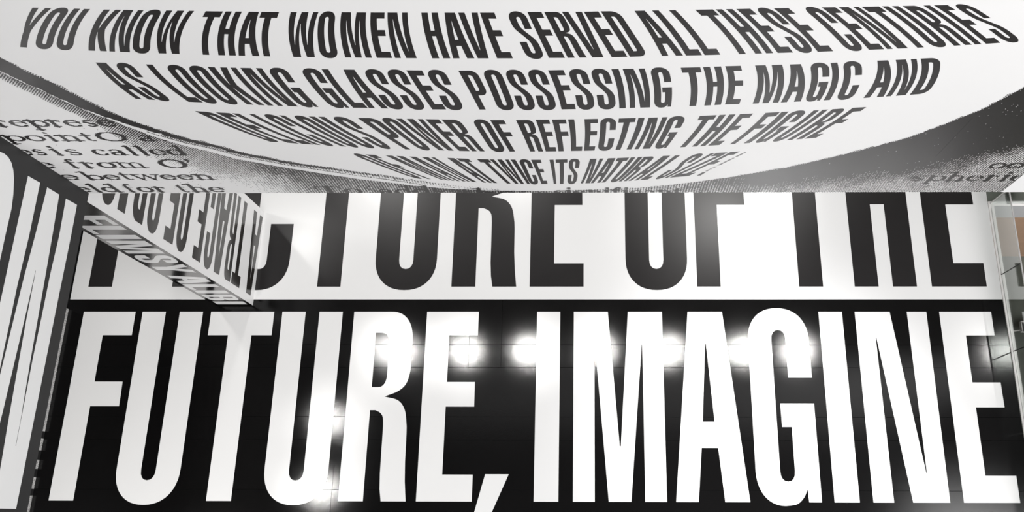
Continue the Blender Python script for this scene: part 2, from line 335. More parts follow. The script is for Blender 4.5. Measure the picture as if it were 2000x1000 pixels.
# ------------------------------------------------------------------ the lens wall: bulging text
WALL = [
 ('Y', (-6.858, 13.117, -6.527, 13.54, -6.131, 13.929, -6.654, 13.089, -6.324, 13.521, -5.929, 13.919)),
 ('O', (-6.628, 13.086, -6.301, 13.519, -5.906, 13.918, -6.431, 13.066, -6.106, 13.505, -5.713, 13.908)),
 ('U', (-6.391, 13.061, -6.074, 13.502, -5.685, 13.907, -6.196, 13.041, -5.89, 13.488, -5.512, 13.898)),
 ('K', (-6.021, 13.023, -5.733, 13.474, -5.365, 13.887, -5.811, 13.004, -5.533, 13.461, -5.174, 13.88)),
 ('N', (-5.78, 13.001, -5.506, 13.459, -5.149, 13.879, -5.544, 12.979, -5.28, 13.445, -4.932, 13.871)),
 ('O', (-5.508, 12.976, -5.249, 13.443, -4.902, 13.87, -5.301, 12.961, -5.05, 13.434, -4.711, 13.865)),
 ('W', (-5.25, 12.958, -5.013, 13.432, -4.684, 13.865, -4.92, 12.932, -4.696, 13.414, -4.38, 13.854)),
 ('T', (-4.755, 12.92, -4.544, 13.404, -4.253, 13.847, -4.548, 12.908, -4.346, 13.396, -4.063, 13.841)),
 ('H', (-4.504, 12.905, -4.306, 13.394, -4.034, 13.841, -4.295, 12.894, -4.113, 13.387, -3.856, 13.836)),
 ('A', (-4.262, 12.892, -4.084, 13.385, -3.834, 13.835, -4.015, 12.879, -3.849, 13.376, -3.611, 13.83)),
 ('T', (-4.03, 12.879, -3.87, 13.377, -3.64, 13.831, -3.819, 12.868, -3.667, 13.369, -3.446, 13.826)),
 ('W', (-3.654, 12.86, -3.518, 13.364, -3.318, 13.823, -3.303, 12.85, -3.19, 13.358, -3.011, 13.82)),
 ('O', (-3.276, 12.849, -3.162, 13.357, -2.99, 13.82, -3.056, 12.843, -2.965, 13.354, -2.814, 13.818)),
 ('M', (-2.981, 12.841, -2.896, 13.352, -2.756, 13.817, -2.658, 12.831, -2.598, 13.344, -2.483, 13.811)),
 ('E', (-2.6, 12.829, -2.541, 13.343, -2.434, 13.81, -2.414, 12.825, -2.371, 13.34, -2.278, 13.808)),
 ('N', (-2.378, 12.824, -2.334, 13.339, -2.247, 13.807, -2.115, 12.818, -2.093, 13.335, -2.026, 13.805)),
 ('H', (-1.926, 12.814, -1.916, 13.332, -1.873, 13.803, -1.707, 12.813, -1.716, 13.331, -1.69, 13.802)),
 ('A', (-1.673, 12.812, -1.685, 13.33, -1.672, 13.802, -1.413, 12.811, -1.441, 13.329, -1.442, 13.8)),
 ('V', (-1.43, 12.811, -1.456, 13.329, -1.464, 13.8, -1.18, 12.809, -1.225, 13.328, -1.249, 13.799)),
 ('E', (-1.137, 12.809, -1.187, 13.328, -1.223, 13.799, -0.945, 12.808, -1.012, 13.327, -1.063, 13.798)),
 ('S', (-0.772, 12.81, -0.857, 13.33, -0.929, 13.802, -0.55, 12.813, -0.647, 13.334, -0.729, 13.808)),
 ('E', (-0.505, 12.814, -0.607, 13.335, -0.697, 13.809, -0.311, 12.814, -0.433, 13.336, -0.542, 13.809)),
 ('R', (-0.276, 12.815, -0.4, 13.336, -0.512, 13.809, -0.046, 12.821, -0.186, 13.339, -0.313, 13.809)),
 ('V', (-0.037, 12.822, -0.183, 13.339, -0.317, 13.81, 0.218, 12.828, 0.054, 13.341, -0.097, 13.808)),
 ('E', (0.257, 12.829, 0.086, 13.342, -0.074, 13.808, 0.446, 12.835, 0.26, 13.347, 0.087, 13.814)),
 ('D', (0.478, 12.835, 0.289, 13.348, 0.113, 13.815, 0.698, 12.846, 0.497, 13.354, 0.309, 13.818)),
 ('A', (0.864, 12.853, 0.653, 13.359, 0.43, 13.82, 1.119, 12.859, 0.892, 13.365, 0.654, 13.827)),
 ('L', (1.154, 12.86, 0.928, 13.366, 0.678, 13.828, 1.345, 12.867, 1.103, 13.371, 0.838, 13.831)),
 ('L', (1.378, 12.868, 1.136, 13.372, 0.863, 13.832, 1.566, 12.877, 1.31, 13.378, 1.023, 13.835)),
 ('T', (1.725, 12.885, 1.454, 13.383, 1.151, 13.838, 1.938, 12.896, 1.658, 13.391, 1.345, 13.844)),
 ('H', (1.983, 12.898, 1.694, 13.393, 1.375, 13.845, 2.192, 12.911, 1.89, 13.401, 1.558, 13.849)),
 ('E', (2.248, 12.914, 1.939, 13.403, 1.601, 13.85, 2.429, 12.923, 2.106, 13.409, 1.754, 13.855)),
 ('S', (2.478, 12.925, 2.15, 13.411, 1.793, 13.856, 2.69, 12.936, 2.35, 13.419, 1.983, 13.861)),
 ('E', (2.722, 12.937, 2.379, 13.42, 2.008, 13.862, 2.902, 12.95, 2.548, 13.428, 2.168, 13.866)),
 ('C', (3.068, 12.962, 2.703, 13.436, 2.313, 13.87, 3.276, 12.978, 2.901, 13.445, 2.501, 13.875)),
 ('E', (3.32, 12.981, 2.936, 13.447, 2.528, 13.876, 3.496, 12.992, 3.098, 13.454, 2.677, 13.878)),
 ('N', (3.532, 12.994, 3.135, 13.455, 2.714, 13.878, 3.77, 13.015, 3.36, 13.468, 2.927, 13.884)),
 ('T', (3.815, 13.019, 3.398, 13.47, 2.959, 13.885, 4.014, 13.038, 3.591, 13.482, 3.146, 13.891)),
 ('U', (4.043, 13.041, 3.621, 13.484, 3.18, 13.892, 4.24, 13.062, 3.807, 13.496, 3.355, 13.896)),
 ('R', (4.293, 13.068, 3.855, 13.499, 3.4, 13.897, 4.494, 13.088, 4.05, 13.511, 3.59, 13.903)),
 ('I', (4.533, 13.092, 4.087, 13.514, 3.626, 13.904, 4.602, 13.101, 4.154, 13.519, 3.692, 13.907)),
 ('E', (4.652, 13.107, 4.2, 13.523, 3.737, 13.909, 4.81, 13.128, 4.354, 13.535, 3.886, 13.912)),
 ('S', (4.868, 13.136, 4.404, 13.539, 3.93, 13.913, 5.046, 13.162, 4.59, 13.553, 4.122, 13.917)),
 ('A', (-6.084, 11.778, -6.166, 12.28, -6.154, 12.742, -5.84, 11.744, -5.921, 12.255, -5.906, 12.725)),
 ('S', (-5.829, 11.742, -5.901, 12.253, -5.879, 12.722, -5.615, 11.712, -5.688, 12.229, -5.667, 12.702)),
 ('L', (-5.418, 11.685, -5.504, 12.208, -5.497, 12.687, -5.231, 11.665, -5.322, 12.19, -5.32, 12.671)),
 ('O', (-5.224, 11.664, -5.292, 12.187, -5.271, 12.667, -5.005, 11.64, -5.074, 12.166, -5.053, 12.648)),
 ('O', (-4.952, 11.635, -5.023, 12.162, -5.01, 12.644, -4.735, 11.611, -4.806, 12.141, -4.792, 12.625)),
 ('K', (-4.654, 11.603, -4.745, 12.135, -4.758, 12.622, -4.427, 11.579, -4.515, 12.115, -4.523, 12.605)),
 ('I', (-4.385, 11.575, -4.47, 12.111, -4.482, 12.602, -4.309, 11.568, -4.396, 12.106, -4.411, 12.598)),
 ('N', (-4.25, 11.562, -4.341, 12.101, -4.36, 12.595, -3.985, 11.541, -4.076, 12.086, -4.096, 12.585)),
 ('G', (-3.944, 11.538, -4.023, 12.084, -4.031, 12.582, -3.71, 11.524, -3.787, 12.072, -3.794, 12.573)),
 ('G', (-3.531, 11.513, -3.61, 12.064, -3.623, 12.567, -3.293, 11.498, -3.372, 12.052, -3.386, 12.557)),
 ('L', (-3.241, 11.495, -3.329, 12.05, -3.357, 12.556, -3.043, 11.49, -3.137, 12.043, -3.171, 12.548)),
 ('A', (-3.027, 11.489, -3.117, 12.042, -3.155, 12.547, -2.766, 11.474, -2.849, 12.03, -2.881, 12.538)),
 ('S', (-2.769, 11.474, -2.826, 12.03, -2.843, 12.537, -2.526, 11.461, -2.59, 12.02, -2.614, 12.53)),
 ('S', (-2.485, 11.459, -2.54, 12.018, -2.566, 12.528, -2.241, 11.447, -2.302, 12.008, -2.333, 12.521)),
 ('E', (-2.168, 11.443, -2.247, 12.006, -2.303, 12.52, -1.979, 11.44, -2.054, 12.003, -2.107, 12.516)),
 ('S', (-1.975, 11.44, -2.024, 12.002, -2.062, 12.515, -1.723, 11.437, -1.782, 11.998, -1.828, 12.511)),
 ('P', (-1.523, 11.435, -1.589, 11.995, -1.654, 12.507, -1.301, 11.434, -1.367, 11.995, -1.431, 12.508)),
 ('O', (-1.266, 11.434, -1.31, 11.995, -1.36, 12.508, -1.028, 11.434, -1.077, 11.995, -1.133, 12.508)),
 ('S', (-0.985, 11.434, -1.027, 11.995, -1.082, 12.508, -0.743, 11.433, -0.792, 11.995, -0.854, 12.509)),
 ('S', (-0.705, 11.433, -0.744, 11.995, -0.803, 12.509, -0.459, 11.433, -0.509, 11.996, -0.579, 12.509)),
 ('E', (-0.397, 11.433, -0.451, 11.996, -0.531, 12.509, -0.203, 11.439, -0.257, 12.002, -0.336, 12.515)),
 ('S', (-0.179, 11.44, -0.218, 12.003, -0.29, 12.517, 0.059, 11.447, 0.016, 12.01, -0.06, 12.524)),
 ('S', (0.101, 11.448, 0.065, 12.011, -0.012, 12.525, 0.346, 11.456, 0.3, 12.019, 0.214, 12.532)),
 ('I', (0.393, 11.458, 0.348, 12.02, 0.259, 12.534, 0.479, 11.464, 0.435, 12.025, 0.348, 12.537)),
 ('N', (0.534, 11.469, 0.491, 12.028, 0.399, 12.539, 0.809, 11.487, 0.764, 12.042, 0.671, 12.549)),
 ('G', (0.861, 11.491, 0.822, 12.045, 0.729, 12.551, 1.092, 11.506, 1.055, 12.056, 0.964, 12.559)),
 ('T', (1.262, 11.517, 1.222, 12.064, 1.119, 12.564, 1.506, 11.532, 1.464, 12.077, 1.359, 12.576)),
 ('H', (1.541, 11.534, 1.504, 12.079, 1.393, 12.578, 1.761, 11.559, 1.724, 12.1, 1.613, 12.595)),
 ('E', (1.815, 11.565, 1.781, 12.105, 1.665, 12.599, 2.007, 11.577, 1.973, 12.115, 1.856, 12.607)),
 ('M', (2.185, 11.589, 2.153, 12.124, 2.031, 12.614, 2.524, 11.618, 2.487, 12.146, 2.362, 12.63)),
 ('A', (2.557, 11.621, 2.522, 12.148, 2.389, 12.631, 2.817, 11.649, 2.785, 12.17, 2.655, 12.648)),
 ('G', (2.859, 11.653, 2.826, 12.173, 2.689, 12.65, 3.068, 11.676, 3.046, 12.192, 2.917, 12.667)),
 ('I', (3.115, 11.681, 3.085, 12.195, 2.945, 12.669, 3.196, 11.691, 3.166, 12.204, 3.026, 12.676)),
 ('C', (3.263, 11.699, 3.229, 12.211, 3.082, 12.681, 3.48, 11.727, 3.448, 12.235, 3.304, 12.702)),
 ('A', (3.627, 11.745, 3.59, 12.25, 3.437, 12.715, 3.88, 11.782, 3.845, 12.278, 3.695, 12.736)),
 ('N', (3.909, 11.787, 3.874, 12.281, 3.719, 12.738, 4.156, 11.823, 4.118, 12.311, 3.962, 12.762)),
 ('D', (4.209, 11.831, 4.17, 12.318, 4.01, 12.767, 4.419, 11.866, 4.385, 12.346, 4.23, 12.79)),
 ('D', (-4.774, 10.392, -5.176, 10.919, -5.451, 11.407, -4.599, 10.367, -4.971, 10.891, -5.218, 11.376)),
 ('E', (-4.532, 10.357, -4.918, 10.884, -5.183, 11.371, -4.364, 10.322, -4.741, 10.853, -4.998, 11.343)),
 ('L', (-4.32, 10.313, -4.701, 10.846, -4.965, 11.339, -4.157, 10.289, -4.522, 10.824, -4.771, 11.318)),
 ('I', (-4.13, 10.285, -4.491, 10.82, -4.741, 11.315, -4.057, 10.273, -4.418, 10.81, -4.668, 11.307)),
 ('C', (-4.016, 10.266, -4.348, 10.802, -4.582, 11.298, -3.831, 10.236, -4.146, 10.776, -4.365, 11.274)),
 ('I', (-3.758, 10.224, -4.092, 10.769, -4.338, 11.271, -3.687, 10.215, -4.019, 10.761, -4.263, 11.264)),
 ('O', (-3.644, 10.21, -3.947, 10.754, -4.175, 11.256, -3.472, 10.189, -3.754, 10.734, -3.962, 11.236)),
 ('U', (-3.419, 10.183, -3.708, 10.729, -3.936, 11.234, -3.23, 10.16, -3.505, 10.71, -3.72, 11.218)),
 ('S', (-3.185, 10.154, -3.438, 10.705, -3.643, 11.213, -2.995, 10.131, -3.217, 10.685, -3.393, 11.195)),
 ('P', (-2.816, 10.11, -3.06, 10.669, -3.262, 11.185, -2.613, 10.096, -2.828, 10.656, -3.003, 11.173)),
 ('O', (-2.598, 10.095, -2.799, 10.655, -2.964, 11.171, -2.405, 10.082, -2.593, 10.643, -2.747, 11.16)),
 ('W', (-2.348, 10.079, -2.554, 10.641, -2.728, 11.159, -2.048, 10.049, -2.218, 10.617, -2.358, 11.14)),
 ('E', (-2.004, 10.044, -2.175, 10.613, -2.319, 11.138, -1.846, 10.034, -2.001, 10.604, -2.131, 11.128)),
 ('R', (-1.81, 10.032, -1.963, 10.602, -2.095, 11.126, -1.617, 10.027, -1.734, 10.595, -1.832, 11.119)),
 ('O', (-1.506, 10.024, -1.594, 10.591, -1.671, 11.114, -1.287, 10.018, -1.371, 10.585, -1.444, 11.107)),
 ('F', (-1.236, 10.017, -1.328, 10.584, -1.413, 11.106, -1.052, 10.018, -1.141, 10.585, -1.221, 11.106)),
 ('R', (-0.922, 10.019, -0.985, 10.585, -1.05, 11.106, -0.724, 10.018, -0.761, 10.588, -0.802, 11.112)),
 ('E', (-0.685, 10.018, -0.723, 10.588, -0.772, 11.113, -0.523, 10.021, -0.547, 10.59, -0.582, 11.114)),
 ('F', (-0.491, 10.021, -0.508, 10.59, -0.543, 11.115, -0.309, 10.031, -0.319, 10.598, -0.349, 11.119)),
 ('L', (-0.3, 10.032, -0.295, 10.598, -0.316, 11.12, -0.132, 10.037, -0.116, 10.605, -0.126, 11.127)),
 ('E', (-0.104, 10.038, -0.081, 10.606, -0.088, 11.128, 0.058, 10.05, 0.096, 10.615, 0.102, 11.135)),
 ('C', (0.101, 10.053, 0.133, 10.617, 0.133, 11.136, 0.322, 10.068, 0.357, 10.628, 0.358, 11.144)),
 ('T', (0.311, 10.068, 0.372, 10.628, 0.396, 11.145, 0.516, 10.086, 0.594, 10.645, 0.633, 11.161)),
 ('I', (0.546, 10.088, 0.626, 10.648, 0.668, 11.163, 0.617, 10.093, 0.706, 10.65, 0.755, 11.164)),
 ('N', (0.665, 10.096, 0.759, 10.652, 0.81, 11.165, 0.895, 10.117, 1.005, 10.673, 1.073, 11.185)),
 ('G', (0.949, 10.122, 1.042, 10.676, 1.092, 11.187, 1.141, 10.141, 1.261, 10.695, 1.336, 11.205)),
 ('T', (1.286, 10.154, 1.429, 10.708, 1.52, 11.219, 1.492, 10.181, 1.648, 10.733, 1.75, 11.243)),
 ('H', (1.523, 10.186, 1.685, 10.738, 1.789, 11.247, 1.72, 10.212, 1.893, 10.761, 2.007, 11.268)),
 ('E', (1.761, 10.217, 1.946, 10.767, 2.069, 11.274, 1.931, 10.244, 2.12, 10.789, 2.246, 11.291)),
 ('F', (2.082, 10.267, 2.283, 10.808, 2.414, 11.308, 2.243, 10.292, 2.459, 10.834, 2.606, 11.334)),
 ('I', (2.283, 10.299, 2.493, 10.839, 2.63, 11.337, 2.372, 10.315, 2.583, 10.851, 2.723, 11.346)),
 ('G', (2.42, 10.323, 2.623, 10.856, 2.755, 11.349, 2.597, 10.354, 2.829, 10.883, 2.988, 11.372)),
 ('U', (2.663, 10.365, 2.897, 10.892, 3.058, 11.379, 2.838, 10.396, 3.08, 10.921, 3.248, 11.407)),
 ('R', (2.895, 10.406, 3.137, 10.93, 3.304, 11.415, 3.116, 10.452, 3.348, 10.967, 3.507, 11.443)),
 ('E', (3.148, 10.459, 3.395, 10.975, 3.567, 11.452, 3.31, 10.49, 3.566, 11.003, 3.748, 11.478)),
 ('O', (-2.917, 8.952, -3.346, 9.467, -3.691, 9.948, -2.753, 8.923, -3.168, 9.439, -3.501, 9.92)),
 ('F', (-2.696, 8.912, -3.123, 9.432, -3.472, 9.916, -2.574, 8.885, -2.99, 9.41, -3.329, 9.898)),
 ('M', (-2.465, 8.861, -2.85, 9.388, -3.169, 9.879, -2.262, 8.826, -2.615, 9.352, -2.903, 9.843)),
 ('A', (-2.223, 8.819, -2.567, 9.346, -2.858, 9.836, -2.077, 8.794, -2.396, 9.323, -2.663, 9.817)),
 ('N', (-2.044, 8.788, -2.355, 9.319, -2.623, 9.813, -1.896, 8.763, -2.181, 9.298, -2.423, 9.796)),
 ('A', (-1.791, 8.744, -2.052, 9.283, -2.282, 9.784, -1.647, 8.728, -1.873, 9.262, -2.07, 9.76)),
 ('T', (-1.674, 8.731, -1.895, 9.265, -2.091, 9.762, -1.513, 8.712, -1.725, 9.246, -1.911, 9.743)),
 ('T', (-1.454, 8.705, -1.623, 9.235, -1.775, 9.729, -1.284, 8.689, -1.449, 9.221, -1.597, 9.717)),
 ('W', (-1.287, 8.689, -1.438, 9.22, -1.577, 9.716, -1.089, 8.678, -1.189, 9.211, -1.281, 9.707)),
 ('I', (-1.061, 8.677, -1.159, 9.21, -1.251, 9.706, -1.015, 8.677, -1.098, 9.208, -1.178, 9.704)),
 ('C', (-1.018, 8.677, -1.076, 9.208, -1.133, 9.703, -0.864, 8.676, -0.906, 9.204, -0.949, 9.697)),
 ('E', (-0.824, 8.676, -0.877, 9.204, -0.931, 9.697, -0.721, 8.678, -0.748, 9.204, -0.779, 9.696)),
 ('I', (-0.618, 8.679, -0.627, 9.205, -0.643, 9.695, -0.575, 8.678, -0.573, 9.207, -0.579, 9.7)),
 ('T', (-0.568, 8.677, -0.552, 9.208, -0.547, 9.703, -0.404, 8.683, -0.378, 9.215, -0.364, 9.712)),
 ('S', (-0.396, 8.683, -0.36, 9.216, -0.34, 9.713, -0.245, 8.695, -0.197, 9.226, -0.164, 9.721)),
 ('N', (-0.168, 8.701, -0.077, 9.233, -0.008, 9.729, -0.014, 8.708, 0.104, 9.243, 0.198, 9.741)),
 ('A', (0.001, 8.709, 0.122, 9.244, 0.214, 9.743, 0.16, 8.733, 0.318, 9.265, 0.445, 9.761)),
 ('T', (0.131, 8.728, 0.29, 9.262, 0.417, 9.758, 0.289, 8.753, 0.46, 9.284, 0.598, 9.778)),
 ('U', (0.306, 8.756, 0.484, 9.287, 0.626, 9.781, 0.454, 8.78, 0.649, 9.309, 0.806, 9.801)),
 ('R', (0.463, 8.782, 0.665, 9.311, 0.828, 9.804, 0.598, 8.804, 0.828, 9.333, 1.017, 9.825)),
 ('A', (0.624, 8.808, 0.866, 9.338, 1.064, 9.831, 0.775, 8.833, 1.053, 9.36, 1.283, 9.851)),
 ('L', (0.807, 8.838, 1.08, 9.363, 1.303, 9.852, 0.941, 8.868, 1.235, 9.391, 1.477, 9.878)),
 ('S', (1.042, 8.891, 1.332, 9.409, 1.57, 9.892, 1.183, 8.923, 1.5, 9.439, 1.763, 9.921)),
 ('I', (1.203, 8.927, 1.55, 9.447, 1.842, 9.932, 1.258, 8.939, 1.607, 9.457, 1.902, 9.94)),
 ('Z', (1.297, 8.948, 1.636, 9.462, 1.92, 9.942, 1.479, 8.993, 1.814, 9.499, 2.095, 9.971)),
 ('E', (1.455, 8.988, 1.823, 9.5, 2.134, 9.978, 1.602, 9.02, 1.968, 9.529, 2.278, 10.003)),
 ('.', (1.731, 9.031, 1.77, 9.102, 1.809, 9.172, 1.795, 9.041, 1.831, 9.112, 1.867, 9.183)),
 ('A', (1.883, 9.218, 1.863, 9.216, 1.842, 9.214, 1.904, 9.249, 1.883, 9.247, 1.863, 9.245)),
 ('F', (1.91, 9.259, 1.89, 9.257, 1.87, 9.255, 1.931, 9.29, 1.91, 9.288, 1.89, 9.285)),
 ('T', (1.937, 9.299, 1.917, 9.297, 1.897, 9.295, 1.958, 9.33, 1.937, 9.328, 1.917, 9.326)),
 ('E', (1.964, 9.34, 1.944, 9.338, 1.924, 9.336, 1.984, 9.37, 1.964, 9.368, 1.944, 9.366)),
 ('R', (1.991, 9.38, 1.97, 9.378, 1.95, 9.376, 2.011, 9.41, 1.991, 9.408, 1.971, 9.406)),
 ('V', (2.043, 9.46, 2.023, 9.458, 2.003, 9.456, 2.063, 9.49, 2.043, 9.488, 2.023, 9.486)),
 ('I', (2.07, 9.499, 2.05, 9.497, 2.03, 9.495, 2.089, 9.529, 2.07, 9.527, 2.05, 9.525)),
 ('R', (2.096, 9.539, 2.076, 9.537, 2.056, 9.535, 2.115, 9.568, 2.096, 9.566, 2.076, 9.564)),
 ('G', (2.122, 9.578, 2.102, 9.576, 2.082, 9.574, 2.141, 9.607, 2.121, 9.605, 2.102, 9.603)),
 ('I', (2.147, 9.616, 2.128, 9.615, 2.108, 9.613, 2.167, 9.646, 2.147, 9.644, 2.127, 9.642)),
 ('N', (2.173, 9.655, 2.153, 9.653, 2.134, 9.651, 2.192, 9.684, 2.173, 9.682, 2.153, 9.681)),
 ('I', (2.198, 9.694, 2.179, 9.692, 2.159, 9.69, 2.218, 9.723, 2.198, 9.721, 2.179, 9.719)),
 ('A', (2.224, 9.732, 2.204, 9.73, 2.185, 9.728, 2.243, 9.761, 2.223, 9.759, 2.204, 9.757)),
 ('W', (2.274, 9.808, 2.255, 9.806, 2.235, 9.804, 2.293, 9.836, 2.274, 9.834, 2.254, 9.833)),
 ('O', (2.299, 9.845, 2.28, 9.843, 2.26, 9.842, 2.318, 9.874, 2.298, 9.872, 2.279, 9.87)),
 ('O', (2.324, 9.883, 2.304, 9.881, 2.285, 9.879, 2.342, 9.911, 2.323, 9.909, 2.304, 9.907)),
 ('L', (2.348, 9.92, 2.329, 9.918, 2.31, 9.916, 2.367, 9.948, 2.348, 9.946, 2.329, 9.944)),
 ('F', (2.373, 9.957, 2.354, 9.955, 2.334, 9.953, 2.391, 9.985, 2.372, 9.983, 2.353, 9.981)),
]
def wall_fn(q):
    A = [(q[2 * i], q[2 * i + 1]) for i in range(6)]
    def quadr(a, m_, b_, v):
        la = 2 * (v - .5) * (v - 1); lm = -4 * v * (v - 1); lb = 2 * v * (v - .5)
        return (a[0] * la + m_[0] * lm + b_[0] * lb, a[1] * la + m_[1] * lm + b_[1] * lb)
    def fn(u, v):
        l = quadr(A[0], A[1], A[2], v); r = quadr(A[3], A[4], A[5], v)
        return (l[0] + (r[0] - l[0]) * u, YW, l[1] + (r[1] - l[1]) * u)
    return fn
for ch, q in WALL:
    letter(ch, wall_fn(q), (0, -1, 0), 'wall_ink', wall_back, .0015)

# halftone picture below the lens rim
LENS = np.array([(-7.266, 13.131), (-7.194, 12.868), (-7.088, 12.515), (-6.933, 12.207), (-6.811, 11.809), (-6.664, 11.414), (-6.464, 11.075), (-6.223, 10.778), (-5.956, 10.503), (-5.649, 10.282), (-5.355, 9.995), (-5.015, 9.787), (-4.783, 9.644), (-4.283, 9.424), (-3.765, 9.209), (-3.447, 9.076), (-3.171, 8.951), (-2.893, 8.814), (-2.359, 8.629), (-1.77, 8.497), (-1.255, 8.411), (-0.645, 8.36), (0.09, 8.417), (0.818, 8.498), (1.26, 8.602), (1.692, 8.739), (2.398, 9.006), (3.19, 9.389), (3.905, 9.881), (4.223, 10.119), (4.672, 10.483), (5.044, 10.962), (5.376, 11.438), (5.617, 12.021), (5.736, 12.435)])
ZB1 = np.array([(1.576, 8.875), (2.442, 8.735), (3.281, 8.979), (4.034, 9.129), (4.503, 9.214), (5.233, 9.463), (5.706, 9.784), (6.039, 10.185), (6.349, 10.492)]); ZB2 = np.array([(1.64, 8.266), (2.535, 8.164), (3.43, 8.307), (4.209, 8.495), (4.683, 8.633), (5.454, 8.858), (5.95, 9.185), (6.299, 9.601), (6.598, 9.974)])
def tab(x, t):
    t = np.array(t); return np.interp(x, t[:, 0], t[:, 1])
def runs_mesh(name, mask, x0, z0, dx, dz, y, material, parent, jitter=0.0):
    ny, nx = mask.shape
    pad = np.zeros((ny, nx + 2), np.int8); pad[:, 1:-1] = mask
    d = np.diff(pad, axis=1)
    r0, c0 = np.nonzero(d == 1); r1_, c1 = np.nonzero(d == -1)
    n = len(r0)
    if n == 0: return None
    xa = x0 + c0 * dx; xb = x0 + c1 * dx
    if jitter:
        xa = xa + rng.normal(0, jitter, n); xb = xb + rng.normal(0, jitter, n)
    za = z0 + r0 * dz; zb = za + dz
    V = np.empty((n, 4, 3)); V[:, :, 1] = y
    V[:, 0, 0] = xa; V[:, 0, 2] = za; V[:, 1, 0] = xb; V[:, 1, 2] = za
    V[:, 2, 0] = xb; V[:, 2, 2] = zb; V[:, 3, 0] = xa; V[:, 3, 2] = zb
    me = bpy.data.meshes.new(name)
    me.vertices.add(4 * n); me.vertices.foreach_set('co', V.reshape(-1))
    me.loops.add(4 * n); me.loops.foreach_set('vertex_index', np.arange(4 * n, dtype=np.int32))
    me.polygons.add(n)
    me.polygons.foreach_set('loop_start', np.arange(0, 4 * n, 4, dtype=np.int32))
    me.update(calc_edges=True); me.validate()
    me.materials.append(M[material])
    o = bpy.data.objects.new(name, me); C.objects.link(o); o.parent = parent
    return o
def smooth_noise(shape, cell):
    a = rng.random((shape[0] // cell + 3, shape[1] // cell + 3))
    yy = np.arange(shape[0]) / cell; xx = np.arange(shape[1]) / cell
    y0 = yy.astype(int); x0 = xx.astype(int); fy = (yy - y0)[:, None]; fx = (xx - x0)[None, :]
    return (a[y0][:, x0] * (1 - fy) * (1 - fx) + a[y0 + 1][:, x0] * fy * (1 - fx) + a[y0][:, x0 + 1] * (1 - fy) * fx + a[y0 + 1][:, x0 + 1] * fy * fx)
def halftone(x0, x1, z0, z1, dx, dz, name):
    xs = np.arange(x0, x1, dx); zs = np.arange(z0, z1, dz)
    X, Z = np.meshgrid(xs + dx / 2, zs + dz / 2)
    D = np.full(X.shape, 9.0); XC = np.zeros(X.shape)
    for a, b_ in zip(LENS[:-1], LENS[1:]):
        e = b_ - a
        t = np.clip(((X - a[0]) * e[0] + (Z - a[1]) * e[1]) / (e @ e), 0, 1)
        d = np.hypot(X - a[0] - t * e[0], Z - a[1] - t * e[1])
        k = d < D
        D[k] = d[k]; XC[k] = (a[0] + t * e[0])[k]
    inside = Z > np.interp(X, LENS[:, 0], LENS[:, 1])
    n1 = smooth_noise(X.shape, 14); n2 = smooth_noise(X.shape, 5)
    rag = D + (n2 - .5) * .045
    th = tab(XC, [(-7.3, .26), (-7, .32), (-6.86, .29), (-6.74, .25), (-6.6, .19), (-6.42, .16), (-6.2, .12), (-5.6, .10), (-5.1, .075), (-4, .07), (-3.2, .06), (-2.4, .05), (-1.5, .03)])
    h0 = tab(XC, [(-7.3, .275), (-6.99, .335), (-6.85, .31), (-6.58, .22), (-6.15, .29), (-5.56, .31), (-4.76, .27), (-3.7, .31), (-2.2, .16), (-1.3, .06), (-.6, 0)])
    he = tab(XC, [(-7.3, .44), (-7.0, .52), (-6.8, .53), (-6.68, .50), (-6.52, .62), (-6.24, 1.05), (-5.96, 1.25), (-5.36, 1.5), (-4.8, 1.9), (-4.2, 2.6), (-3.5, 4)])
    g0 = tab(XC, [(-7.3, .84), (-6.6, .80), (-6.3, .72), (-6.15, .66), (-5.56, .62), (-4.76, .74), (-4.3, .80), (-3.7, .66), (-3.0, .66), (-2.2, .82), (-1.2, .74), (-.3, .5), (1.2, .5), (1.8, .6), (2.4, .78), (3.2, .93), (4, 1)])
    line = tab(XC, [(-7.3, .0), (-6.6, .20), (-5.6, .171), (-4.77, .141), (-3.74, .157), (-2.5, .11), (-1.5, .05)])
    tone = np.zeros(X.shape)
    band = tab(XC, [(-7.3, 1.2), (-4.6, 1.1), (-4.1, .75), (-3.5, .62), (-2.8, .40), (-2.2, .22), (-1.6, .12), (-1.2, 0)])
    tone = np.where(rag < th, band * (.82 + .36 * n1), tone)
    fr = (rag >= th) & (D < th + .06) & (XC > -6.2) & (XC < -2.6)
    tone = np.where(fr, .42 * np.minimum(band, 1), tone)
    ln = (np.abs(D - line) < .012) & (XC > -6.3) & (XC < -1.5)
    tone = np.where(ln, np.where(XC < -2.8, .75, .4), tone)
    gray = g0 * np.clip(1 - (D - h0) / np.maximum(he - h0, .01), 0, 1) ** tab(XC, [(-6.7, .35), (-6.2, .8), (-5, .9)]) * (.86 + .28 * n1)
    tone = np.where(D >= h0, np.maximum(gray, np.where(XC < -6.6, 0, .035)), tone)
    # right-hand shoulder: solid ink that breaks up towards the bottom
    za = np.interp(X, ZB1[:, 0], ZB1[:, 1]); zb = np.interp(X, ZB2[:, 0], ZB2[:, 1])
    t = np.clip((za - Z) / (za - zb + 1e-6), -2.5, 1)
    right = np.where(t < 0, 1.02 + .012 * t + (n1 - .5) * .06, 1.0 - .46 * np.clip(t, 0, 1) ** 1.15 + (n1 - .5) * .30)
    right = np.where(Z < zb, .50 + (n1 - .5) * .12, right)
    k = np.clip((X - 1.5) / 1.6, 0, 1)
    tone = np.where(X > 1.5, (1 - k) * tone + k * right, tone)
    P = .046
    dots = .5 + .25 * (np.cos(2 * np.pi * X / P) + np.cos(2 * np.pi * (Z + .35 * X) / P))
    hatch = .5 + .42 * np.cos(2 * np.pi * (X - Z) / .043) + .08 * np.cos(2 * np.pi * (X + Z) / .06)
